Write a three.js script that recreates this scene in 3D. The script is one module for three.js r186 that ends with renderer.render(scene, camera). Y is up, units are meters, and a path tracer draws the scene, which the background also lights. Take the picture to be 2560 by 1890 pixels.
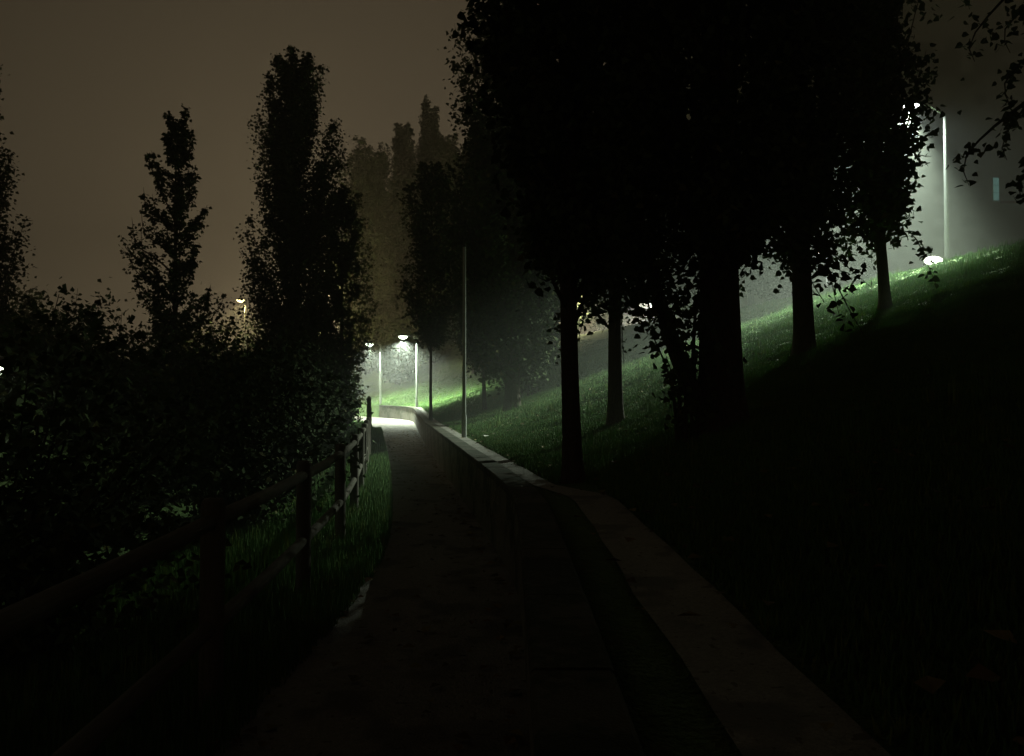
import * as THREE from 'three';
import { mergeGeometries } from 'three/addons/utils/BufferGeometryUtils.js';
import { ImprovedNoise } from 'three/addons/math/ImprovedNoise.js';
import { RectAreaLightUniformsLib } from 'three/addons/lights/RectAreaLightUniformsLib.js';

// ---------------------------------------------------------------- camera, sky, light, exposure
// depth d in the comments below is metres ahead of the camera: world z = -d
const scene = new THREE.Scene();
const camera = new THREE.PerspectiveCamera(52, 1024 / 756, 0.1, 900);
camera.position.set(0, 1.6, 0);
camera.rotation.x = 0.0262;
const renderer = new THREE.WebGLRenderer({ antialias: true });
renderer.toneMapping = THREE.LinearToneMapping;
renderer.toneMappingExposure = 1;
renderer.shadowMap.enabled = true;
RectAreaLightUniformsLib.init();

function makeSky() {                       // overcast night sky over a town: brown glow, strongest low down
  const W = 512, H = 256, data = new Float32Array(W * H * 4);
  for (let j = 0; j < H; j++) for (let i = 0; i < W; i++) {
    const el = ((j + 0.5) / H - 0.5) * 180, th = ((i + 0.5) / W - 0.5) * 360;
    let daz = th - (-90 - 10); while (daz > 180) daz -= 360; while (daz < -180) daz += 360;
    const e = Math.max(el, 0);
    const L = 0.05 + 1.16 * Math.exp(-e / 14.5);
    const A = 0.38 + 1.0 * Math.exp(-Math.pow(daz / 25, 2));
    const k = (j * W + i) * 4, v = L * A;
    data[k] = 0.245 * v; data[k + 1] = 0.188 * v; data[k + 2] = 0.115 * v; data[k + 3] = 1;
  }
  const t = new THREE.DataTexture(data, W, H, THREE.RGBAFormat, THREE.FloatType);
  t.mapping = THREE.EquirectangularReflectionMapping; t.magFilter = THREE.LinearFilter; t.needsUpdate = true;
  return t;
}
scene.background = makeSky();
scene.environment = scene.background;
const glow = new THREE.DirectionalLight(new THREE.Color().setRGB(1, 0.82, 0.55), 0.012);   // faint soft glow of the town
glow.position.set(-60, 90, -230); glow.target.position.set(0, 0, -20); glow.castShadow = true; glow.shadow.radius = 60;
Object.assign(glow.shadow.camera, { left: -90, right: 90, top: 90, bottom: -90, near: 1, far: 500 });
scene.add(glow, glow.target);
scene.fog = new THREE.FogExp2(new THREE.Color().setRGB(0.92, 0.95, 0.92), 0.0058);

// ---------------------------------------------------------------- helpers
function rng(a) { return () => { a |= 0; a = a + 0x6D2B79F5 | 0; let t = Math.imul(a ^ a >>> 15, 1 | a); t = t + Math.imul(t ^ t >>> 7, 61 | t) ^ t; return ((t ^ t >>> 14) >>> 0) / 4294967296; }; }
const noise = new ImprovedNoise();
const nz = (x, y, z = 0) => noise.noise(x, y, z);
const sstep = (a, b, x) => { const t = Math.min(1, Math.max(0, (x - a) / (b - a))); return t * t * (3 - 2 * t); };
const soft = (x, k) => (x + Math.sqrt(x * x + k * k)) / 2;
const taken = {};
function numbered(n) { const c = taken[n] = (taken[n] ?? -1) + 1; return c ? `${n}_${String(c).padStart(3, '0')}` : n; }
function shadows(o) { o.traverse(m => { if (m.isMesh) { m.castShadow = m.receiveShadow = true; } }); return o; }
function tag(o, label, category, group) { o.userData.label = label; o.userData.category = category; if (group) o.userData.group = group; return o; }
function thing(name, label, category, pos, group) {
  const g = new THREE.Group(); g.name = numbered(name); g.position.set(...pos); tag(g, label, category, group); scene.add(g); return g;
}
function part(name, geo, mat, parent) { const m = new THREE.Mesh(geo, mat); m.name = name; m.castShadow = m.receiveShadow = true; parent.add(m); return m; }
function struct(name, geo, mat) { const m = new THREE.Mesh(geo, mat); m.name = name; m.userData.kind = 'structure'; m.castShadow = m.receiveShadow = true; scene.add(m); return m; }
function lin(r, g, b) { return new THREE.Color().setRGB(r, g, b); }

// textures: tileable value noise in a few octaves
function noiseTex(size, seed, paint) {
  const R = rng(seed), grids = {};
  const g = (n) => grids[n] ??= Float32Array.from({ length: n * n }, () => R());
  const val = (u, v, n) => {
    const G = g(n), x = u * n, y = v * n, i = Math.floor(x), j = Math.floor(y), fx = x - i, fy = y - j, sx = fx * fx * (3 - 2 * fx), sy = fy * fy * (3 - 2 * fy);
    const q = (a, b) => G[((b % n) + n) % n * n + ((a % n) + n) % n];
    return (q(i, j) * (1 - sx) + q(i + 1, j) * sx) * (1 - sy) + (q(i, j + 1) * (1 - sx) + q(i + 1, j + 1) * sx) * sy;
  };
  const d = new Uint8Array(size * size * 4);
  for (let j = 0; j < size; j++) for (let i = 0; i < size; i++) {
    const c = paint((n) => val(i / size, j / size, n), R), k = (j * size + i) * 4;
    d[k] = c[0]; d[k + 1] = c[1]; d[k + 2] = c[2]; d[k + 3] = 255;
  }
  const t = new THREE.DataTexture(d, size, size); t.wrapS = t.wrapT = THREE.RepeatWrapping; t.magFilter = THREE.LinearFilter; t.minFilter = THREE.LinearMipmapLinearFilter; t.needsUpdate = true;
  return t;
}
function colorTex(...a) { const t = noiseTex(...a); t.colorSpace = THREE.SRGBColorSpace; return t; }
const mixc = (a, b, t) => a.map((v, i) => v + (b[i] - v) * t);

const grassTex = colorTex(512, 11, (v, R) => {
  let t = 0.35 * v(9) + 0.3 * v(37) + 0.35 * v(128); const dry = Math.max(0, v(6) * 0.6 + v(50) * 0.5 - 0.62) * 1.6;
  let c = mixc([48, 76, 30], [92, 122, 52], t); c = mixc(c, [98, 86, 52], Math.min(1, dry)); const s = 0.85 + 0.3 * R(); return c.map(x => x * s);
});
const grassBump = noiseTex(512, 12, (v, R) => { const t = 255 * (0.3 * v(40) + 0.4 * v(128) + 0.3 * R()); return [t, t, t]; });
const gravelTex = colorTex(1024, 21, (v, R) => {
  const grain = 0.45 * R() + 0.3 * v(256) + 0.25 * v(90); let c = mixc([106, 103, 98], [168, 164, 158], grain);
  const damp = sstep(0.52, 0.75, 0.6 * v(5) + 0.4 * v(17)); c = mixc(c, [82, 79, 73], damp * 0.55);
  if (v(60) > 0.9) c = mixc(c, [78, 66, 44], 0.6); return c;
});
const gravelBump = noiseTex(1024, 22, (v, R) => { const t = 255 * (0.5 * v(256) + 0.2 * v(128) + 0.3 * R()); return [t, t, t]; });
const wallTex = colorTex(512, 31, (v, R) => {
  let c = mixc([84, 80, 70], [128, 122, 110], 0.4 * v(7) + 0.3 * v(31) + 0.3 * R()); const moss = sstep(0.5, 0.72, 0.5 * v(5) + 0.3 * v(21) + 0.2 * v(90));
  return mixc(c, [44, 52, 28], moss * 0.75);
});
const mossTex = colorTex(512, 33, (v, R) => {
  let c = mixc([58, 56, 48], [92, 88, 76], 0.4 * v(9) + 0.6 * R()); return mixc(c, [34, 42, 22], sstep(0.35, 0.6, 0.5 * v(7) + 0.3 * v(33) + 0.2 * v(100)) * 0.85);
});
const stoneBump = noiseTex(512, 32, (v, R) => { const t = 255 * (0.35 * v(12) + 0.35 * v(60) + 0.3 * R()); return [t, t, t]; });
const barkTex = colorTex(256, 41, (v, R) => { const c = mixc([46, 40, 33], [98, 90, 78], 0.3 * v(6) + 0.4 * v(40) + 0.3 * R()); return c; });
const barkBump = noiseTex(256, 42, (v, R) => { const t = 255 * (0.5 * v(16) + 0.4 * v(64) + 0.1 * R()); return [t, t, t]; });
const woodTex = colorTex(256, 51, (v, R) => { const c = mixc([70, 65, 57], [116, 109, 98], 0.4 * v(5) + 0.3 * v(64) + 0.3 * R()); return mixc(c, [70, 76, 56], sstep(0.6, 0.8, v(9)) * 0.5); });
const plasterTex = colorTex(512, 61, (v, R) => { const c = mixc([150, 150, 146], [188, 188, 182], 0.4 * v(4) + 0.3 * v(24) + 0.3 * R()); return mixc(c, [112, 108, 98], sstep(0.6, 0.85, 0.6 * v(6) + 0.4 * v(40)) * 0.5); });

const M = {
  grassGround: new THREE.MeshStandardMaterial({ map: grassTex, bumpMap: grassBump, bumpScale: 0.05, roughness: 1 }),
  blade: new THREE.MeshStandardMaterial({ color: lin(0.078, 0.175, 0.034), roughness: 0.9, side: THREE.DoubleSide }),
  gravel: new THREE.MeshStandardMaterial({ map: gravelTex, bumpMap: gravelBump, bumpScale: 0.012, roughness: 0.95 }),
  strip: new THREE.MeshStandardMaterial({ map: gravelTex, bumpMap: gravelBump, bumpScale: 0.006, roughness: 0.9 }),
  wall: new THREE.MeshStandardMaterial({ map: wallTex, bumpMap: stoneBump, bumpScale: 0.02, roughness: 0.95 }),
  coping: new THREE.MeshStandardMaterial({ map: mossTex, bumpMap: stoneBump, bumpScale: 0.01, roughness: 0.95 }),
  bark: new THREE.MeshStandardMaterial({ map: barkTex, bumpMap: barkBump, bumpScale: 0.03, roughness: 1 }),
  wood: new THREE.MeshStandardMaterial({ map: woodTex, bumpMap: barkBump, bumpScale: 0.004, roughness: 0.85 }),
  leaf: new THREE.MeshStandardMaterial({ color: 0xffffff, vertexColors: true, roughness: 0.95, side: THREE.DoubleSide }),
  pole: new THREE.MeshStandardMaterial({ color: lin(0.42, 0.43, 0.42), roughness: 0.55, metalness: 0.2 }),
  housing: new THREE.MeshStandardMaterial({ color: lin(0.06, 0.065, 0.065), roughness: 0.6 }),
  lensOff: new THREE.MeshStandardMaterial({ color: lin(0.3, 0.3, 0.27), roughness: 0.35 }),
  plaster: new THREE.MeshStandardMaterial({ map: plasterTex, roughness: 0.95 }),
  course: new THREE.MeshStandardMaterial({ color: lin(0.26, 0.13, 0.1), roughness: 0.9 }),
  darkGlass: new THREE.MeshStandardMaterial({ color: lin(0.02, 0.022, 0.025), roughness: 0.12 }),
  frame: new THREE.MeshStandardMaterial({ color: lin(0.35, 0.36, 0.36), roughness: 0.6 }),
  paper: new THREE.MeshStandardMaterial({ color: lin(0.75, 0.74, 0.68), roughness: 0.9, side: THREE.DoubleSide }),
};
const glowMat = (r, g, b, k) => new THREE.MeshStandardMaterial({ color: lin(0.6, 0.6, 0.58), emissive: lin(r, g, b), emissiveIntensity: k, roughness: 0.5 });

// ---------------------------------------------------------------- the lie of the land
const W = (d) => 0.09 - 0.152 * soft(d - 6.5, 0.8) - (d > 42 ? 0.035 * Math.pow(Math.min(d, 62) - 42, 2) + (d > 62 ? 1.4 * (d - 62) : 0) : 0);   // line of the wall's face
const Wslope = (d) => (W(d + 0.05) - W(d - 0.05)) / 0.1;
const stretch = (d) => Math.sqrt(1 + Wslope(d) ** 2);
const fencePts = [[-12, -0.75], [-3, -1.1], [0, -1.28], [6, -1.66], [10, -2.08], [20, -3.72], [30, -5.5], [38, -7.0], [44, -8.6], [50, -12.4], [58, -20], [70, -38]];
function F(d) {
  const p = fencePts; let i = 0; while (i < p.length - 2 && d > p[i + 1][0]) i++;
  const q = k => p[Math.min(p.length - 1, Math.max(0, k))], [x0, y0] = q(i), [x1, y1] = q(i + 1), h = x1 - x0, t = (d - x0) / h;
  const m0 = (q(i + 1)[1] - q(i - 1)[1]) / (q(i + 1)[0] - q(i - 1)[0] || 1), m1 = (q(i + 2)[1] - y0) / (q(i + 2)[0] - x0 || 1);
  if (t < 0) return y0 + (d - x0) * m0;
  const t2 = t * t, t3 = t2 * t;
  return (2 * t3 - 3 * t2 + 1) * y0 + (t3 - 2 * t2 + t) * h * m0 + (-2 * t3 + 3 * t2) * y1 + (t3 - t2) * h * m1;
}
const pathY = (d) => 0.36 * sstep(24, 52, d);
const wallH = 0.8;
const retain = (d) => wallH * (1 - sstep(50.5, 58, d));
const bank = (s) => 0.335 * soft(s - 1.1, 0.5) - 0.335 * soft(s - 17.9, 1.2);
function heightS(s, d, high) {
  const x = W(d) + s, base = pathY(d);
  if (!high) {
    const off = F(d) - 0.1 - x;                       // metres left of the fence line
    return base - 0.3 * sstep(0.2, 3, off) + (off > 0.1 ? 0.12 * nz(x * 0.5, d * 0.5, 3) : 0) * sstep(0, 1.5, off);
  }
  const b = bank(s) - bank(0.2);
  const rough = (0.10 * nz(x * 0.45, d * 0.45, 1) + 0.07 * nz(x * 1.5, d * 1.2, 2) + 0.03 * nz(x * 4.3 + d * 2, d * 3.1, 6) + 0.14 * nz(x * 0.13, d * 0.13, 5)) * sstep(0.7, 3, s);
  return base + retain(d) - 0.02 + b + rough;
}
function groundY(x, d) { const s = x - W(d); return heightS(s, d, s > 0.1 * stretch(d)); }

function sheet(rows, cols, pos, uvScale = 1) {       // grid of points; uv in metres
  const P = new Float32Array(rows * cols * 3), U = new Float32Array(rows * cols * 2), I = [];
  for (let r = 0; r < rows; r++) for (let c = 0; c < cols; c++) {
    const p = pos(r, c), k = r * cols + c; P.set([p[0], p[1], p[2]], k * 3); U.set([(p[3] ?? p[0]) * uvScale, (p[4] ?? p[2]) * uvScale], k * 2);
    if (r < rows - 1 && c < cols - 1) I.push(k, k + 1, k + cols, k + 1, k + cols + 1, k + cols);
  }
  const g = new THREE.BufferGeometry(); g.setAttribute('position', new THREE.BufferAttribute(P, 3)); g.setAttribute('uv', new THREE.BufferAttribute(U, 2)); g.setIndex(I); g.computeVertexNormals(); return g;
}
const stations = []; for (let d = -26; d < 0; d += 1.5) stations.push(d); for (let d = 0; d < 56; d += 0.4) stations.push(d); for (let d = 56; d < 100; d += 2) stations.push(d); for (let d = 100; d <= 210; d += 10) stations.push(d);
const sl = []; for (const v of [-180, -120, -80, -55, -40, -30, -22]) sl.push(v); for (let v = -18; v < -5; v += 1) sl.push(v); for (let v = -5; v < -0.1; v += 0.35) sl.push(v); sl.push(0.0);
const sr = []; for (let v = 0; v < 3; v += 0.2) sr.push(v); for (let v = 3; v < 26; v += 0.4) sr.push(v); for (const v of [28, 31, 35, 40, 48, 60, 80, 110, 150, 190]) sr.push(v);
const nl = sl.length, cols = nl + sr.length;
struct('ground', sheet(stations.length, cols, (r, c) => {
  const d = stations[r], k = stretch(d), hi = c >= nl, s = hi ? sr[c - nl] + 0.15 * k : sl[c] + 0.05 * k;
  return [W(d) + s, heightS(s, d, hi), -d];
}, 0.5), M.grassGround);

// the footpath, a sheet of pale compacted gravel
const pst = stations.filter(d => d >= -13 && d <= 66);
struct('footpath', sheet(pst.length, 13, (r, c) => {
  const d = pst[r], t = c / 12, a = F(d) + 0.36 * sstep(2, 8, d) * (1 - sstep(30, 40, d)) + 0.1 + 0.07 * nz(d * 0.9, 4) + 0.05 * nz(d * 3.1, 8), b = W(d) + 0.04, x = a + (b - a) * t;
  return [x, pathY(d) + 0.012 + 0.012 * nz(x * 1.3, d * 0.5, 7) + 0.014, -d];
}, 0.45), M.gravel);
// pale strip on the retained ground behind the wall, wider beside the camera
const bst = stations.filter(d => d >= -6 && d <= 49);
struct('gravel_strip', sheet(bst.length, 6, (r, c) => {
  const d = bst[r], near = 1 - sstep(6.2, 7.4, d), e = 0.03 * nz(d * 1.1, c * 3, 9), k = stretch(d);
  const a = (0.23 + 0.20 * near) * k, b = (0.42 + 0.33 * near) * k, s = a + (b - a) * c / 5 + (c === 0 || c === 5 ? e : 0);
  return [W(d) + s, heightS(s, d, true) + 0.014, -d];
}, 0.7), M.strip);

// ---------------------------------------------------------------- retaining wall
function ribbon(d0, d1, n, profile) {               // profile [[offset, y above path], ...] swept along the wall's line, ends closed
  const K = profile.length, P = [], U = [], I = []; const len = []; let L = 0;
  for (let k = 0; k <= K; k++) { len.push(L); const a = profile[k % K], b = profile[(k + 1) % K]; L += Math.hypot(a[0] - b[0], a[1] - b[1]); }
  for (let i = 0; i <= n; i++) { const d = d0 + (d1 - d0) * i / n, st = stretch(d); for (let k = 0; k <= K; k++) { const [o, y] = profile[k % K]; P.push(W(d) + o * st, pathY(d) + y, -d); U.push(d * 0.5, len[k] * 0.5); } }
  for (let i = 0; i < n; i++) for (let k = 0; k < K; k++) { const a = i * (K + 1) + k, b = a + K + 1; I.push(a, a + 1, b, a + 1, b + 1, b); }
  for (const [i, f] of [[0, 1], [n, -1]]) { const base = P.length / 3; for (let k = 0; k < K; k++) { const s = (i * (K + 1) + k) * 3; P.push(P[s], P[s + 1], P[s + 2]); U.push(profile[k][0], profile[k][1]); } for (let k = 1; k < K - 1; k++) f > 0 ? I.push(base, base + k + 1, base + k) : I.push(base, base + k, base + k + 1); }
  const g = new THREE.BufferGeometry(); g.setAttribute('position', new THREE.Float32BufferAttribute(P, 3)); g.setAttribute('uv', new THREE.Float32BufferAttribute(U, 2)); g.setIndex(I);
  const flat = g.toNonIndexed(); flat.computeVertexNormals(); return flat;
}
{
  const wall = thing('retaining_wall', 'low mossy retaining wall along the footpath at the foot of the grass bank', 'wall', [0, 0, 0]);
  part('wall_body', ribbon(-6, 49.6, 200, [[0, -0.3], [0, wallH - 0.055], [0.2, wallH - 0.055], [0.2, -0.3]]), M.wall, wall);
  const R = rng(77); let d = -6;
  while (d < 49.4) { const l = Math.min(0.85 + 0.2 * R(), 49.62 - d), u = 0.006 * R(), o = 0.008 * (R() - 0.5); part('coping_stone', ribbon(d, d + l - 0.012, 2, [[-0.03 + o, wallH - 0.053], [-0.03 + o, wallH + u], [-0.018 + o, wallH + 0.012 + u], [0.2 + o, wallH + 0.012 + u], [0.215 + o, wallH + u], [0.215 + o, wallH - 0.053]]), M.coping, wall); d += l; }
}

// ---------------------------------------------------------------- leaves, trees, bushes
const up = new THREE.Vector3(0, 1, 0);
class Leaves {
  constructor(seed, tint, fine) { this.fine = fine; this.R = rng(seed); this.p = []; this.c = []; this.tint = tint; }
  gauss() { const R = this.R; return (R() + R() + R() - 1.5) * 1.15; }
  add(x, y, z, size) {                               // one leaf: two triangles folded along the midrib
    const R = this.R, a = R() * 6.283, cz = R() * 1.6 - 0.8, s = Math.sqrt(1 - cz * cz);
    const ax = Math.cos(a) * s, ay = -Math.abs(cz) * 0.7 - 0.1, az = Math.sin(a) * s;
    let bx = R() - 0.5, by = R() - 0.5, bz = R() - 0.5;
    let nx = ay * bz - az * by, ny = az * bx - ax * bz, nzz = ax * by - ay * bx; const nl = Math.hypot(nx, ny, nzz) || 1;
    const w = size * 0.42 / nl, fold = size * 0.12; nx *= w; ny *= w; nzz *= w;
    const L = size, mx = x + ax * L * 0.4, my = y + ay * L * 0.4, mz = z + az * L * 0.4;
    const l = [mx + nx, my + ny + fold, mz + nzz], r = [mx - nx, my - ny + fold, mz - nzz], e = [x + ax * L, y + ay * L, z + az * L];
    let verts = 6;
    if (this.fine) {                                  // rounded outline with a drawn-out tip
      const q = (f, g, h) => [x + ax * L * f + nx * g, y + ay * L * f + ny * g + fold * h, z + az * L * f + nzz * g], a1 = q(0.16, 0.9, 0.9), a2 = q(0.5, 0.95, 1), a3 = q(0.76, 0.42, 0.5), b1 = q(0.16, -0.9, 0.9), b2 = q(0.5, -0.95, 1), b3 = q(0.76, -0.42, 0.5);
      this.p.push(x, y, z, ...a1, ...a2, x, y, z, ...a2, ...a3, x, y, z, ...a3, ...e, x, y, z, ...e, ...b3, x, y, z, ...b3, ...b2, x, y, z, ...b2, ...b1); verts = 18;
    } else this.p.push(x, y, z, ...l, ...e, x, y, z, ...e, ...r);
    const k = 0.7 + 0.6 * R(), t = this.tint, yel = R() < 0.06 ? 1.8 : 1, cr = t[0] * k * yel, cg = t[1] * k * (yel > 1 ? 1.15 : 1), cb = t[2] * k;
    for (let i = 0; i < verts; i++) this.c.push(cr, cg, cb);
  }
  clump(x, y, z, rad, n, size) { for (let i = 0; i < n; i++) this.add(x + this.gauss() * rad, y + this.gauss() * rad, z + this.gauss() * rad, size * (0.7 + 0.6 * this.R())); }
  geo() { const g = new THREE.BufferGeometry(); g.setAttribute('position', new THREE.Float32BufferAttribute(this.p, 3)); g.setAttribute('color', new THREE.Float32BufferAttribute(this.c, 3)); g.computeVertexNormals(); return g; }
}
function limb(pts, r0, r1, sides = 6, flare = 0) {   // tapered tube through points
  const curve = new THREE.CatmullRomCurve3(pts.map(p => new THREE.Vector3(...p))), n = Math.max(3, pts.length * 3), fr = curve.computeFrenetFrames(n, false);
  const P = [], U = [], I = [], len = curve.getLength();
  for (let i = 0; i <= n; i++) {
    const t = flare ? Math.pow(i / n, 2.2) : i / n, c = curve.getPointAt(t), N = fr.normals[flare ? Math.round(t * n) : i], B = fr.binormals[flare ? Math.round(t * n) : i], r = r0 + (r1 - r0) * t + flare * Math.exp(-t * len / 0.18);
    for (let k = 0; k <= sides; k++) { const a = k / sides * Math.PI * 2, co = Math.cos(a), si = Math.sin(a), rr = r * (1 + (flare ? 0.12 * Math.sin(3 * a + i * 0.3) + 0.05 * Math.sin(7 * a) : 0)); P.push(c.x + rr * (co * N.x + si * B.x), c.y + rr * (co * N.y + si * B.y), c.z + rr * (co * N.z + si * B.z)); U.push(k / sides * 2, t * len * 0.6); }
  }
  for (let i = 0; i < n; i++) for (let k = 0; k < sides; k++) { const a = i * (sides + 1) + k, b = a + sides + 1; I.push(a, b, a + 1, a + 1, b, b + 1); }
  const g = new THREE.BufferGeometry(); g.setAttribute('position', new THREE.Float32BufferAttribute(P, 3)); g.setAttribute('uv', new THREE.Float32BufferAttribute(U, 2)); g.setIndex(I); g.computeVertexNormals(); return g;
}
const poplarProfile = u => Math.pow(Math.max(0.02, Math.sin(Math.PI * (0.13 + 0.82 * u))), 0.65);
const spire = u => 0.1 + 1.15 * Math.pow(1 - u, 0.75);
const coneProfile = u => 0.12 + 0.95 * Math.pow(1 - u, 0.9);
// o: height, radius, base (height where leaves begin), trunk radius, limbs, per (leaves a clump), size (leaf), rise (how steep limbs climb), profile, tint, seed
function growTree(name, label, group, x, d, o) {
  const R = rng(o.seed), y0 = (o.y ?? groundY(x, d)) - 0.05;
  const t = thing(name, label, 'tree', [x, y0, -d], group); t.rotation.y = o.turn ?? 0;
  const H = o.top ? o.top - y0 : o.height, lean = o.lean ?? [0, 0], tp = [];
  for (let i = 0; i <= 6; i++) { const u = i / 6; tp.push([lean[0] * u + 0.10 * nz(u * 3, o.seed) * H * 0.08 * (i > 0), u * H * 0.93, lean[1] * u + 0.10 * nz(u * 3, o.seed + 9) * H * 0.08 * (i > 0)]); }
  part('trunk', limb(tp, o.trunk, o.trunk * 0.12, 12, o.trunk * 0.45), M.bark, t);
  const tc = new THREE.CatmullRomCurve3(tp.map(p => new THREE.Vector3(...p)));
  const woods = [], L = new Leaves(o.seed * 7 + 1, o.tint, o.fine), prof = o.profile ?? poplarProfile, rise = o.rise ?? 2.2, gap = o.gap ?? 0;
  for (let i = 0; i < o.limbs; i++) {
    const u = Math.pow((i + R()) / o.limbs, o.bias ?? 1), az = i * 2.39996 + (R() - 0.5), yTip = o.base + u * (H - o.base);
    const rag = o.rag ?? 0.65, rad = o.radius * prof(u) * (1.1 - rag + rag * R()), drop = Math.min(rad * rise, yTip * 0.85), ys = o.droop ? Math.min(H * 0.9, yTip + rad * o.droop) : Math.max(o.base * 0.55, yTip - drop), c = tc.getPointAt(Math.min(0.98, ys / (H * 0.93)));
    const ex = c.x + Math.cos(az) * rad, ez = c.z + Math.sin(az) * rad, pts = [[c.x, ys, c.z], [c.x + Math.cos(az) * rad * 0.55, ys + (yTip - ys) * (o.droop ? 0.25 : rise > 1 ? 0.35 : 0.6), c.z + Math.sin(az) * rad * 0.55], [ex, yTip, ez]];
    const tipUp = o.tip ?? 0.5; pts.push([ex + Math.cos(az) * tipUp * 0.25, yTip + tipUp * (0.6 + 0.8 * R()), ez + Math.sin(az) * tipUp * 0.25]);
    const r0 = Math.min(o.trunk * 0.4, 0.012 + 0.018 * rad * (o.woody ?? 1)); woods.push(limb(pts, r0, 0.004, 5));
    const cv = new THREE.CatmullRomCurve3(pts.map(p => new THREE.Vector3(...p))), n = o.clumps ?? 6;
    for (let k = 0; k < n; k++) {
      if (R() < gap) continue;
      const v = 0.22 + 0.78 * (k + 0.2 + 0.6 * R()) / n, p = cv.getPointAt(Math.min(1, v));
      L.clump(p.x, p.y, p.z, (o.spread ?? 0.3) * (0.35 + 0.65 * Math.min(1, rad / o.radius)) * (0.55 + 0.9 * R()) * (v > 0.9 ? 0.5 : 1), Math.round(o.per * (0.6 + 0.8 * R()) * (v > 0.9 ? 0.5 : 1)), o.size);
    }
  }
  for (let i = 0; i < (o.hang ?? 0); i++) {           // low drooping twigs
    const az = i * 2.39996 + R(), y1 = o.base * (0.75 + 0.4 * R()), rad = o.radius * (0.8 + 0.6 * R()), c = tc.getPointAt(y1 / (H * 0.93)), ye = y1 - 0.3 - 0.9 * R();
    const pts = [[c.x, y1, c.z], [c.x + Math.cos(az) * rad * 0.5, y1 + 0.05, c.z + Math.sin(az) * rad * 0.5], [c.x + Math.cos(az) * rad, ye, c.z + Math.sin(az) * rad]];
    woods.push(limb(pts, 0.018, 0.004, 5)); const cv = new THREE.CatmullRomCurve3(pts.map(p => new THREE.Vector3(...p)));
    for (let k = 0; k < 7; k++) { const p = cv.getPointAt(0.3 + 0.1 * k); L.clump(p.x, p.y, p.z, 0.14, 7, o.size); }
  }
  part('branches', mergeGeometries(woods), M.bark, t);
  part('crown', L.geo(), M.leaf, t);
  return t;
}
const PX = (px, d) => (px - 1280) / 1937 * d;        // a bearing read off the photograph, used once to survey where a thing stands
const poplarLeaf = [0.05, 0.076, 0.026], shrubLeaf = [0.05, 0.08, 0.027];

// poplars on the bank beside the camera
growTree('poplar_tree', 'slim poplar with straight bare lower trunk rising right behind the wall', null, PX(1430, 7.45), 7.45, { height: 13, radius: 1.02, base: 2.55, trunk: 0.092, gap: 0.08, rag: 0.8, limbs: 110, per: 70, size: 0.085, spread: 0.27, tint: poplarLeaf, fine: true, seed: 3, tip: 0.35 });
growTree('poplar_tree', 'thickest poplar trunk on the bank, with leafy shoots at its foot', null, PX(1807, 8.4), 8.4, { height: 17, radius: 1.55, base: 2.5, hang: 12, gap: 0.08, rag: 0.8, trunk: 0.235, limbs: 150, per: 74, size: 0.09, spread: 0.32, tint: poplarLeaf, fine: true, seed: 5 });
{
  const t = scene.children[scene.children.length - 1], L = new Leaves(911, poplarLeaf, true), pts = [[-0.1, 0, 0], [-0.34, 0.45, 0.05], [-0.62, 1.15, 0.1], [-0.95, 2.5, 0.15], [-1.05, 3.6, 0.2]];
  const st = part('leaning_stem', limb(pts, 0.11, 0.02, 9), M.bark, t), cv = new THREE.CatmullRomCurve3(pts.map(p => new THREE.Vector3(...p)));
  for (let k = 0; k < 60; k++) { const p = cv.getPointAt(0.34 + 0.66 * k / 60); L.clump(p.x + 0.25 * L.gauss(), p.y, p.z + 0.25 * L.gauss(), 0.26, 26, 0.085); }
  part('leaning_foliage', L.geo(), M.leaf, st);
}
growTree('poplar_tree', 'thin bare-stemmed poplar standing alone on the lit green slope', null, PX(1540, 12), 12, { height: 14, radius: 1.25, base: 2.6, hang: 8, gap: 0.1, trunk: 0.115, limbs: 110, per: 60, size: 0.095, spread: 0.3, tint: poplarLeaf, seed: 8 });
growTree('poplar_tree', 'stout poplar on the slope casting a long trunk shadow over lit grass', null, PX(2010, 13), 13, { height: 14, radius: 1.12, base: 2.3, hang: 3, gap: 0.1, rag: 0.8, trunk: 0.175, limbs: 130, per: 62, size: 0.1, spread: 0.36, tint: poplarLeaf, fine: true, seed: 13 });
growTree('poplar_tree', 'curved poplar leaning at its foot near the low floodlight on the crest', null, PX(2215, 16), 16, { height: 11, radius: 0.95, base: 2.0, hang: 5, rag: 0.9, trunk: 0.115, limbs: 110, per: 44, size: 0.13, spread: 0.45, tint: poplarLeaf, fine: true, seed: 17, lean: [-0.5, 0.2], gap: 0.45 });
growTree('poplar_tree', 'sturdy dark poplar low on the bank with leaves hanging near the grass', null, PX(1283, 23.5), 23.5, { height: 15, radius: 1.9, base: 1.6, trunk: 0.24, limbs: 110, per: 60, size: 0.13, spread: 0.45, tint: poplarLeaf, seed: 19 });
growTree('poplar_tree', 'young poplar with pencil-thin trunk beside the sturdy dark poplar', null, PX(1212, 28), 28, { height: 10, radius: 1.3, base: 2.4, trunk: 0.075, limbs: 60, per: 40, size: 0.14, spread: 0.42, tint: poplarLeaf, seed: 23 });
growTree('poplar_tree', 'dark spindly sapling right behind the far stretch of the wall', null, PX(1077, 27.5), 27.5, { height: 9, radius: 0.9, base: 3.2, trunk: 0.06, limbs: 40, per: 36, size: 0.13, spread: 0.36, tint: poplarLeaf, seed: 29 });

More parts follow.
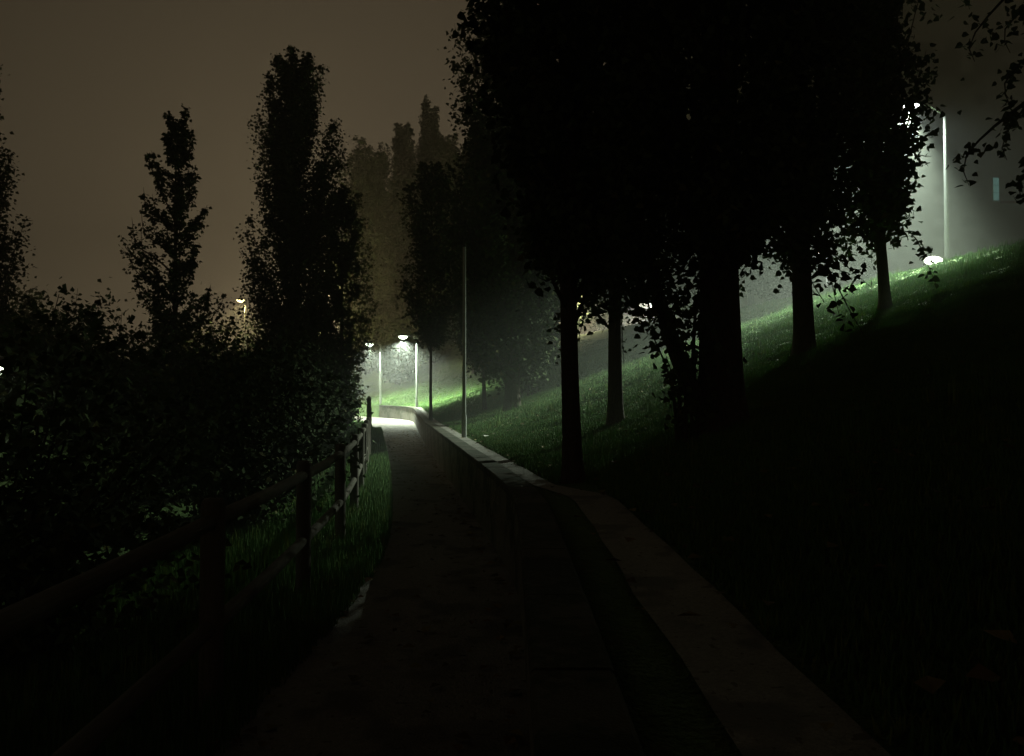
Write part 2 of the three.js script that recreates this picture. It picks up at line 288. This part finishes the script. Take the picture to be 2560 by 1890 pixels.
// broad-leaved tree on the right whose twigs reach into the picture
growTree('plane_tree', 'broad-leaved tree with long drooping leafy twigs below the building', null, 8.9, 10.6, { height: 9.5, radius: 3.1, base: 0.4, droop: 0.45, trunk: 0.17, limbs: 70, per: 12, size: 0.115, spread: 0.2, clumps: 10, tint: poplarLeaf, fine: true, seed: 31, rise: 0.3, tip: -0.3, gap: 0.2, profile: u => 0.35 + 0.65 * Math.sin(Math.PI * (0.2 + 0.75 * u)), woody: 1.2 });

// broad trees whose crowns close over the path round and behind the camera
[[-3.6, -1.2, 71], [3.1, -2.2, 72], [-3.9, -6.5, 73], [3.6, -8, 74], [-4.6, 1.6, 75]].forEach(([x, d, seed]) => growTree('lime_tree', 'broad-crowned tree arching over the path behind the viewpoint', 'trees arching over the path', x, d, { height: 11, radius: seed === 75 ? 2.2 : 3.8, base: 4.6, trunk: 0.2, limbs: 80, per: 34, size: 0.16, spread: 0.6, clumps: 7, tint: poplarLeaf, seed, rise: 0.7, tip: 0.3, profile: u => 0.35 + 0.7 * Math.sin(Math.PI * (0.25 + 0.7 * u)) }));

// trees on the left, beyond the fence
growTree('poplar_tree', 'dense dark poplar with a slanting edge beside the white-green lamp', null, PX(-75, 20), 20, { height: 10.6, radius: 1.75, base: 0.8, trunk: 0.2, limbs: 130, per: 64, size: 0.1, spread: 0.42, rag: 0.9, tint: poplarLeaf, seed: 37, profile: coneProfile });
growTree('alder_tree', 'loose pointed tree with open twiggy top against the brown sky', null, PX(435, 19), 19, { height: 8.6, radius: 2.5, base: 0.3, trunk: 0.1, limbs: 120, per: 24, size: 0.09, spread: 0.2, clumps: 7, rag: 0.9, tint: poplarLeaf, seed: 41, rise: 0.8, profile: u => 0.07 + 0.95 * Math.pow(1 - u, 1.0), gap: 0.1, bias: 1.1 });
growTree('poplar_tree', 'tall dense poplar with a blunt rounded top and side spires', null, PX(735, 28), 28, { height: 14.1, radius: 1.75, base: 1.5, trunk: 0.24, limbs: 130, per: 90, size: 0.115, spread: 0.42, rag: 0.9, tint: poplarLeaf, seed: 43, tip: 0.7 });
growTree('poplar_tree', 'short ragged poplar growing against the tall blunt-topped one', null, PX(852, 30), 30, { height: 9.7, radius: 1.25, base: 1.0, trunk: 0.12, limbs: 80, per: 44, size: 0.115, spread: 0.34, rag: 1.0, tint: poplarLeaf, seed: 47, gap: 0.15 });

// poplars in the haze beyond the bend of the path
const hazy = 'hazy poplars beyond the bend of the path';
growTree('poplar_tree', 'broad low poplar fading into brown haze beyond the bend', hazy, PX(925, 66), 66, { top: 21.3, radius: 2.9, base: 2, trunk: 0.4, limbs: 130, per: 60, size: 0.24, spread: 0.8, rag: 0.85, tint: poplarLeaf, seed: 53, tip: 2.2 });
growTree('poplar_tree', 'narrow hazy poplar with a clear gap of sky on both sides', hazy, PX(1006, 74), 74, { profile: spire, top: 25.6, radius: 1.5, base: 4, trunk: 0.35, limbs: 130, per: 60, size: 0.24, spread: 0.5, rag: 0.85, tint: poplarLeaf, seed: 59, tip: 2.2 });
growTree('poplar_tree', 'tallest hazy poplar, slim and pointed, beside the big dark crowns', hazy, PX(1072, 78), 78, { profile: spire, top: 29.2, radius: 1.7, base: 4, trunk: 0.4, limbs: 130, per: 60, size: 0.24, spread: 0.5, rag: 0.85, tint: poplarLeaf, seed: 61, tip: 2.2 });
growTree('poplar_tree', 'hazy poplar half hidden behind the big dark crowns', hazy, PX(1118, 70), 70, { profile: spire, top: 23.5, radius: 1.6, base: 3, trunk: 0.4, limbs: 130, per: 60, size: 0.24, spread: 0.5, rag: 0.85, tint: poplarLeaf, seed: 67, tip: 2.2 });

// trees on the crest of the bank, seen between the nearer crowns
const crest = [[1190, 52, 15], [1270, 60, 19], [1345, 48, 15], [1440, 62, 18], [1530, 74, 19], [1660, 52, 15], [1780, 60, 17], [1880, 48, 13], [1990, 58, 14], [2110, 52, 11]];
crest.forEach(([px, d, h], i) => growTree('poplar_tree', 'dark poplar high on the bank behind the nearer trunks', 'poplars along the crest of the bank', PX(px, d), d, { height: h, radius: 2.3, base: 2.6, trunk: 0.22, limbs: 70, per: 42, size: 0.27, spread: 0.75, tint: poplarLeaf, seed: 100 + i, tip: 0.9 }));

function bush(label, group, x, d, o) {               // many-stemmed shrub
  const y0 = groundY(x, d) - 0.04, t = thing(o.name ?? 'shrub', label, 'shrub', [x, y0, -d], group), R = rng(o.seed), L = new Leaves(o.seed * 3 + 5, shrubLeaf, o.fine), woods = [];
  for (let i = 0; i < o.stems; i++) {
    const a = i * 2.39996 + R(), e = Math.sqrt((i + 0.5) / o.stems), rr = o.radius * e * (0.8 + 0.4 * R()), h = o.height * (1 - 0.55 * e * e) * (0.75 + 0.4 * R());
    const pts = [[0.12 * Math.cos(a), 0, 0.12 * Math.sin(a)], [rr * 0.4 * Math.cos(a), h * 0.5, rr * 0.4 * Math.sin(a)], [rr * Math.cos(a), h, rr * Math.sin(a)]];
    woods.push(limb(pts, 0.022, 0.004, 4)); const cv = new THREE.CatmullRomCurve3(pts.map(p => new THREE.Vector3(...p)));
    for (let k = 0; k < 6; k++) { const p = cv.getPointAt(0.18 + 0.82 * (k + R()) / 6); L.clump(p.x, p.y, p.z, o.spread * (0.6 + 0.8 * R()), Math.round(o.per * (0.6 + 0.8 * R())), o.size); }
  }
  part('stems', mergeGeometries(woods), M.bark, t); part('foliage', L.geo(), M.leaf, t); return t;
}
// overgrown hedge behind the fence
const hedge = 'shrubs of the overgrown hedge behind the fence';
const hb = [[-3.4, 5.2, 1.5, 2.3], [-4.9, 7.4, 1.6, 2.8], [-3.45, 9.8, 1.3, 2.5], [-5.6, 10.6, 2, 3.3], [-4.05, 13, 1.3, 2.8], [-7.6, 12.6, 2.2, 3.4], [-4.65, 16, 1.4, 3.0], [-7.2, 17, 2.1, 3.7], [-5.45, 19.4, 1.5, 3.3], [-9.35, 16, 2.4, 3.9], [-6.05, 23, 1.6, 3.5], [-9.2, 22, 2.3, 4.3], [-12.5, 20, 2.5, 4.4], [-7.05, 27, 1.6, 3.7], [-10.2, 28, 2.3, 4.6], [-14.5, 26, 2.6, 4.9], [-8.15, 32, 1.7, 3.7], [-12.3, 33, 2.4, 4.4], [-17.5, 31, 2.8, 5.3], [-9.8, 36.5, 1.6, 3.6]];
hb.forEach(([x, d, r, h], i) => bush('dark leafy shrub merging into the tall hedge behind the timber fence', hedge, x, d, { radius: r, height: h, stems: 28, per: 44, spread: 0.34, size: d < 12 ? 0.075 : 0.1, seed: 200 + i }));
const farb = [[-22, 36, 3, 6.2], [-26, 42, 3.4, 7], [-20, 46, 3.2, 6.4], [-31, 48, 3.6, 8], [-14.5, 58, 3, 5.5], [-20, 60, 3.4, 7]];
farb.forEach(([x, d, r, h], i) => bush('far thicket bush on the low ground beyond the hedge', 'thicket beyond the hedge', x, d, { radius: r, height: h, stems: 34, per: 26, spread: 0.6, size: 0.26, seed: 240 + i }));
// lit shrubs round the two lamps at the bend
bush('bright lamp-lit bush overhanging the path below the farther lamp', null, -10.6, 47.6, { radius: 1.15, height: 4.7, stems: 30, per: 22, spread: 0.34, size: 0.2, seed: 300 });
[[-8.6, 58, 2.4, 4.6], [-6.0, 60, 2.6, 5.2], [-3.2, 62, 2.4, 5.0], [-11.5, 62, 2.8, 5.4], [-5.4, 66, 3, 7.2], [-9.2, 67, 3, 7.6], [-0.8, 63, 2.2, 4.2]].forEach(([x, d, r, h], i) => bush('pale misty shrub in the lamplight behind the two path lamps', 'misty shrubs behind the path lamps', x, d, { radius: r, height: h, stems: 30, per: 24, spread: 0.5, size: 0.24, seed: 310 + i }));
// shoots at the foot of the thick poplar and shrubs low on the bank
bush('leaning clump of leafy shoots growing beside the thickest poplar trunk', null, PX(1722, 8.3), 8.3, { name: 'sucker_shoots', radius: 0.62, height: 2.2, stems: 9, per: 9, spread: 0.16, size: 0.085, fine: true, seed: 330 });
bush('small shrub with yellow-lit leaves beside the sturdy dark poplar', null, PX(1330, 27), 27, { radius: 0.9, height: 2.6, stems: 16, per: 12, spread: 0.3, size: 0.12, seed: 333 });
[[1290, 44], [1240, 48], [1370, 50], [1190, 55]].forEach(([px, d], i) => bush('rounded shrub halfway up the lit far bank', 'shrubs on the far bank', PX(px, d), d, { radius: 1.3, height: 2.2, stems: 18, per: 18, spread: 0.36, size: 0.17, seed: 340 + i }));

// ---------------------------------------------------------------- timber fence
{
  const f = thing('timber_fence', 'weathered two-rail timber fence along the open side of the footpath', 'fence', [0, 0, 0]);
  const ps = []; for (let d = -3.1; d < 39; d += 2.345) ps.push(d);
  const R = rng(9);
  const at = d => [F(d), pathY(d), -d];
  const postG = (h) => { const g = new THREE.LatheGeometry([[0, -0.25], [0.06, -0.25], [0.06, h - 0.03], [0.045, h - 0.006], [0, h]].map(p => new THREE.Vector2(...p)), 14); return g; };
  const pg = postG(1.1);
  ps.forEach((d, i) => {
    const m = part('post', pg, M.wood, f); m.position.set(...at(d)); m.rotation.set((R() - 0.5) * 0.04, R() * 6, (R() - 0.5) * 0.04);
    if (i < ps.length - 1) for (const h of [0.98, 0.45]) {
      const a = at(d), b = at(ps[i + 1]), g = limb([[a[0], a[1] + h + 0.01 * (R() - 0.5), a[2]], [(a[0] + b[0]) / 2, (a[1] + b[1]) / 2 + h - 0.008, (a[2] + b[2]) / 2], [b[0], b[1] + h + 0.01 * (R() - 0.5), b[2]]], 0.042, 0.04, 10);
      part('rail', g, M.wood, f);
    }
  });
  const p = thing('tall_post', 'tall dark square timber post where the fence meets the hedge', 'post', [-3.80, pathY(20.6), -20.6]);
  part('shaft', new THREE.BoxGeometry(0.1, 1.85, 0.1).translate(0, 0.68, 0), M.bark, p);
  part('cap', new THREE.ConeGeometry(0.085, 0.06, 4, 1).rotateY(Math.PI / 4).translate(0, 1.64, 0), M.bark, p);
}

// ---------------------------------------------------------------- lamps
const poleG = (h, r0, r1) => new THREE.LatheGeometry([[0, -0.3], [r0 * 1.35, -0.3], [r0 * 1.35, 0.45], [r0, 0.5], [r1, h - 0.02], [r1 * 0.6, h], [0, h]].map(p => new THREE.Vector2(...p)), 14);
const shadeG = new THREE.LatheGeometry([[0, 0.10], [0.12, 0.095], [0.25, 0.04], [0.29, 0.0], [0.28, -0.015], [0, -0.015]].map(p => new THREE.Vector2(...p)), 24);
const lensG = new THREE.LatheGeometry([[0.255, -0.017], [0.24, -0.06], [0.17, -0.13], [0.08, -0.17], [0, -0.18]].map(p => new THREE.Vector2(...p)), 24);
// a path lamp: pole, bracket, arm reaching out, shallow shade and bowl; o: height, arm, towards (angle of the arm, 0 = to the left), on {r,g,b,glow,cd,angle,pen}
function pathLamp(label, x, d, o, group) {
  const drop = o.drop ?? 0, t = thing('path_lamp', label, 'street lamp', [x, groundY(x, d), -d], group), h = o.height ?? 4.1, a = o.arm ?? 0.8, th = o.towards ?? 0, dx = -Math.cos(th), dz = Math.sin(th);
  const pr = o.thin ?? 1; part('pole', poleG(h, 0.062 * pr, 0.05 * pr), M.pole, t);
  part('bracket', new THREE.BoxGeometry(0.2, 0.12, 0.12).translate(-0.1, h - 0.02, 0).rotateY(th), M.pole, t);
  part('arm', limb([[dx * 0.1, h, dz * 0.1], [dx * a * 0.5, h + 0.09 - drop * 0.4, dz * a * 0.5], [dx * (a - 0.15), h + 0.1 - drop, dz * (a - 0.15)]], 0.022, 0.018, 8), M.housing, t);
  const sh = part('lamp_shade', shadeG, M.housing, t); sh.scale.setScalar(o.head ?? 1); sh.position.set(dx * a, h + 0.07 - drop, dz * a);
  const on = o.on, lens = part('lamp_bowl', lensG, on ? glowMat(on.r, on.g, on.b, on.glow) : M.lensOff, t); lens.position.copy(sh.position); lens.scale.copy(sh.scale);
  if (on) {
    const s = new THREE.SpotLight(lin(on.r, on.g, on.b), on.cd, 0, on.angle, on.pen ?? 0.2, 2); s.name = 'lamp_light';
    s.position.set(dx * a, h + 0.07 - 0.25, dz * a); s.target.position.set(dx * a, 0, dz * a); s.castShadow = true; s.shadow.radius = 2.5; t.add(s, s.target);
  }
  return t;
}
const cool = { r: 0.86, g: 1, b: 0.8 };
pathLamp('lit lamp behind the wall where the path starts to bend', W(44) + 0.35, 44, { height: 4.0, on: { ...cool, glow: 9, cd: 800, angle: 1.36, pen: 0.5 } });
pathLamp('lit lamp farther round the bend with a bright bush against its pole', -8.75, 51.6, { height: 4.0, arm: 0.75, on: { ...cool, glow: 7, cd: 430, angle: 1.2, pen: 0.45 } });
{
  const x = W(15.9) + 0.36, t = thing('steel_pole', 'slim unlit steel pole standing just behind the wall', 'pole', [x, groundY(x, 15.9), -15.9]);
  part('shaft', poleG(3.95, 0.038, 0.032), M.pole, t); part('cap', new THREE.SphereGeometry(0.04, 12, 8).translate(0, 3.96, 0), M.housing, t);
}
pathLamp('white lit lamp on the crest behind the stout poplar', PX(2070, 49), 49, { height: 4.0, arm: 0.5, towards: 0.6, on: { r: 0.92, g: 1, b: 0.9, glow: 9, cd: 45, angle: 1.1 } });
pathLamp('warm lit lamp on the crest hidden behind the slim poplar trunk', PX(1437, 62), 60, { height: 4.2, arm: 0.3, on: { r: 1, g: 0.86, b: 0.5, glow: 7, cd: 900, angle: 1.25 } });
pathLamp('lit lamp over the pale crest path behind the leafy shoots', PX(1640, 62), 64, { height: 4.0, arm: 0.5, on: { r: 1, g: 0.95, b: 0.78, glow: 7, cd: 900, angle: 1.2 } });
pathLamp('small warm yellow lamp between the pointed tree and the tall poplar', PX(612, 48), 48, { height: 7.6, arm: 0.3, on: { r: 1, g: 0.78, b: 0.32, glow: 7, cd: 120, angle: 1.2 } });
pathLamp('white-green lamp half hidden in leaves behind the left hedge', PX(-36, 5.7), 5.7, { height: 2.05, arm: 0.15, on: { r: 0.85, g: 1, b: 0.7, glow: 5, cd: 0.3, angle: 1.2 } });

for (const [px, d] of [[790, 57], [822, 66]]) {
  const x = PX(px, d), t = thing('globe_lamp', 'warm globe lamp among the hazy poplars, hidden by the tall blunt-topped one', 'street lamp', [x, groundY(x, d), -d], 'globe lamps among the hazy poplars'), h = 6.5;
  part('pole', poleG(h, 0.06, 0.045), M.pole, t);
  part('lamp_globe', new THREE.SphereGeometry(0.2, 18, 12).translate(0, h + 0.19, 0), glowMat(1, 0.72, 0.36, 5), t);
  const p = new THREE.PointLight(lin(1, 0.74, 0.38), 170, 0, 2); p.name = 'lamp_light'; p.position.set(0, h + 0.19, 0); p.castShadow = true; p.shadow.radius = 6; t.add(p);
}
{ // tall street lamp on the crest
  const x = PX(2372, 29), t = thing('street_lamp', 'tall pale street lamp on the crest with long arm among leaves', 'street lamp', [x, groundY(x, 29), -29]);
  const h = 12.35 - groundY(x, 29), a = 1.3;
  part('pole', poleG(h, 0.085, 0.06), M.pole, t);
  part('arm', limb([[0, h - 0.1, 0], [-a * 0.45, h + 0.28, 0], [-a + 0.3, h + 0.36, 0]], 0.035, 0.03, 8), M.pole, t);
  part('lamp_head', new THREE.SphereGeometry(1, 20, 12, 0, 6.2832, 0, Math.PI / 2).scale(0.42, 0.13, 0.17).translate(-a, h + 0.33, 0), M.housing, t);
  part('lamp_bowl', new THREE.SphereGeometry(1, 20, 12, 0, 6.2832, Math.PI / 2, Math.PI / 2).scale(0.33, 0.14, 0.15).translate(-a, h + 0.325, 0), glowMat(0.93, 1, 0.95, 14), t);
  const s = new THREE.SpotLight(lin(0.84, 1, 0.78), 4800, 0, 0.53, 0.45, 2); s.name = 'lamp_light'; s.position.set(-a, h + 0.09, 0); s.target.position.set(-a - 0.72 * 0.80 * 8, h + 0.09 - 8, 0.695 * 0.80 * 8); s.castShadow = true; s.shadow.radius = 3; t.add(s, s.target);
  const w = new THREE.SpotLight(lin(0.84, 1, 0.9), 130, 0, 1.5, 1, 2); w.name = 'lamp_light'; w.position.copy(s.position); w.target.position.set(-a, 0, 0); w.castShadow = true; w.shadow.radius = 3; t.add(w, w.target);
}
{ // low floodlight beside its foot
  const d = 28.2, x = PX(2338, d), t = thing('floodlight', 'low oval floodlight glowing on the grass at the tall lamp foot', 'floodlight', [x, groundY(x, d), -d]);
  part('stake', new THREE.CylinderGeometry(0.02, 0.02, 0.45, 8).translate(0, 0, 0), M.housing, t);
  part('housing', new THREE.SphereGeometry(1, 24, 12).scale(0.37, 0.19, 0.12).translate(0, 0.32, -0.07), M.housing, t);
  part('lamp_glass', new THREE.SphereGeometry(1, 24, 12).scale(0.34, 0.165, 0.1).translate(0, 0.32, 0.0), glowMat(0.9, 1, 0.74, 14), t);
  const s = new THREE.SpotLight(lin(0.8, 1, 0.6), 45, 0, 1.4, 0.8, 2); s.name = 'lamp_light'; s.position.set(0, 0.34, 0.16); s.target.position.set(-0.4, 0.1, 1.2); s.castShadow = true; s.shadow.radius = 8; t.add(s, s.target);
}

// ---------------------------------------------------------------- building beyond the crest
{
  const d = 72, x0 = 14, x1 = 66, gy = groundY(40, d) - 0.3, top = 47 - gy, b = thing('apartment_building', 'pale plain apartment block in haze beyond the crest of the bank', 'building', [0, gy, -d]);
  part('facade', new THREE.BoxGeometry(x1 - x0, top, 12).translate((x0 + x1) / 2, top / 2, -6), M.plaster, b);
  part('parapet', new THREE.BoxGeometry(x1 - x0 + 0.3, 0.5, 12.3).translate((x0 + x1) / 2, top + 0.252, -6), M.plaster, b);
  const yc = 1.6 + (995 - 502) / 1937 * d - gy;
  for (const k of [0]) { const yy = yc + k * 3; if (yy > 1 && yy < top) part('string_course', new THREE.BoxGeometry(18, 0.22, 0.03).translate(PX(2508, d) + 9, yy, 0.018), M.course, b); }
  const teal = glowMat(0.24, 0.58, 0.52, 0.22);
  for (const [px, py0, py1] of [[2497, 440, 498], [1747, 558, 606]]) {
    const x = PX(px, d), ya = 1.6 + (995 - py1) / 1937 * d - gy, yb = 1.6 + (995 - py0) / 1937 * d - gy, w = 0.52, hh = yb - ya;
    const win = part('window', new THREE.BoxGeometry(w + 0.14, hh + 0.14, 0.06).translate(x, (ya + yb) / 2, 0.033), M.frame, b);
    for (let k = 0; k < 3; k++) part('lit_window_pane', new THREE.BoxGeometry(w, hh / 3 - 0.05, 0.02).translate(x, ya + hh * (k + 0.5) / 3, 0.076), teal, win);
    const ra = new THREE.RectAreaLight(lin(0.2, 0.62, 0.55), 0.3, w, hh); ra.position.set(x, (ya + yb) / 2, 0.12); ra.lookAt(x, (ya + yb) / 2, 5); ra.rotation.set(0, Math.PI, 0); b.add(ra);
  }
}

// ---------------------------------------------------------------- grass, fallen leaves, litter
{
  const R = rng(500), P = [];
  for (let i = 0; i < 9; i++) { const a = R() * 6.283, r = 0.05 * R(), h = 0.5 + 0.5 * R(), l = 0.5 * R(), x = Math.cos(a * 3.1) * r, z = Math.sin(a * 3.1) * r, wx = Math.cos(a) * 0.007, wz = Math.sin(a) * 0.007, tx = x + Math.sin(a) * l * 0.08, tz = z - Math.cos(a) * l * 0.08; P.push(x - wx, -0.01, z - wz, x + wx, -0.01, z + wz, tx, h * 0.1, tz); }
  const g = new THREE.BufferGeometry(); g.setAttribute('position', new THREE.Float32BufferAttribute(P, 3)); g.computeVertexNormals();
  const spots = [];
  const put = (n, d0, d1, s0, s1) => { for (let i = 0; i < n; i++) { const d = d0 + (d1 - d0) * R(), s = s0 + (s1 - s0) * R(); const x = W(d) + s; if (s > 0.2 && s < 0.8 && d < 7.4) continue; spots.push([x, heightS(s, d, true), d, (0.35 + 0.5 * R()) * (1 + 0.9 * Math.max(0, nz(x * 0.7, d * 0.7, 11))), R() * 6.28]); } };
  put(70000, 1.5, 14, 0.45, 9); put(90000, 8, 32, 0.5, 14); put(60000, 14, 46, 4, 21); put(30000, 30, 60, 0.5, 14);
  for (let i = 0; i < 26000; i++) {                   // taller weeds in clumps, thickest along the crest
    const d = 5 + 40 * R(), s = R() < 0.4 ? 13.5 + 6 * R() : 1 + 14 * R(), x = W(d) + s, n = nz(x * 0.9, d * 0.9, 21) + (s > 13.5 ? 0.15 : 0);
    if (n > 0.16) spots.push([x, heightS(s, d, true), d, 0.9 + 2.6 * R() * Math.min(1, n * 2.2), R() * 6.28]);
  }
  for (let i = 0; i < 24000; i++) { const d = 2 + 40 * R(), x = F(d) + (d < 36 ? 0.12 + 0.38 * sstep(2, 8, d) : 0.1) - 2.9 * Math.pow(R(), 1.6); spots.push([x, groundY(x, d), d, 0.7 + 1.5 * R(), R() * 6.28]); }
  const im = new THREE.InstancedMesh(g, M.blade, spots.length), o = new THREE.Object3D(), c = new THREE.Color();
  spots.forEach(([x, y, d, k, a], i) => { o.position.set(x, y, -d); o.rotation.set(0, a, 0); o.scale.set(1, k, 1); o.updateMatrix(); im.setMatrixAt(i, o.matrix); const v = 0.75 + 0.5 * R(), dry = R() < 0.12; c.setRGB(v * (dry ? 2.1 : 1), v * (dry ? 1.2 : 1), v); im.setColorAt(i, c); });
  im.name = 'grass'; im.userData = { kind: 'stuff', label: 'short rough grass covering the bank and the verge', category: 'grass' }; im.castShadow = im.receiveShadow = true; scene.add(im);
}
{
  const R = rng(600), g = new THREE.BufferGeometry(); g.setAttribute('position', new THREE.Float32BufferAttribute([0, 0, 0, 0.03, 0.012, 0.03, 0, 0.004, 0.075, 0, 0, 0, 0, 0.004, 0.075, -0.03, 0.012, 0.03], 3)); g.computeVertexNormals();
  const n = 2600, im = new THREE.InstancedMesh(g, new THREE.MeshStandardMaterial({ color: lin(0.14, 0.1, 0.045), roughness: 0.9, side: THREE.DoubleSide }), n), o = new THREE.Object3D(), c = new THREE.Color();
  for (let i = 0; i < n; i++) {
    const d = 1.5 + 34 * R(), onPath = R() < 0.4, x = onPath ? F(d) + 0.15 + (W(d) - F(d) - 0.2) * (R() < 0.5 ? R() : Math.round(R()) * 0.9 + 0.1 * R()) : W(d) + 0.3 + 6 * R();
    o.position.set(x, onPath ? pathY(d) + 0.042 : groundY(x, d) + 0.04, -d); o.rotation.set((R() - 0.5) * 0.5, R() * 6.28, (R() - 0.5) * 0.5); o.scale.setScalar(0.6 + 0.7 * R()); o.updateMatrix(); im.setMatrixAt(i, o.matrix); const v = 0.5 + 1.1 * R(); c.setRGB(v, v * (0.8 + 0.4 * R()), v * 0.8); im.setColorAt(i, c);
  }
  im.name = 'fallen_leaves'; im.userData = { kind: 'stuff', label: 'scattered fallen poplar leaves on path and bank', category: 'fallen leaves' }; im.castShadow = im.receiveShadow = true; scene.add(im);
}
{
  const d = 15.2, x = PX(1213, d), g = new THREE.PlaneGeometry(0.13, 0.09, 5, 4).rotateX(-Math.PI / 2), p = g.attributes.position;
  for (let i = 0; i < p.count; i++) p.setY(i, 0.03 * nz(p.getX(i) * 30, p.getZ(i) * 30, 2) + 0.06); g.computeVertexNormals();
  const m = new THREE.Mesh(g, M.paper); m.name = 'paper_scrap'; m.position.set(x, groundY(x, d) + 0.01, -d); m.castShadow = m.receiveShadow = true; tag(m, 'crumpled white paper scrap on the grass behind the wall', 'litter'); scene.add(m);
}
renderer.render(scene, camera);
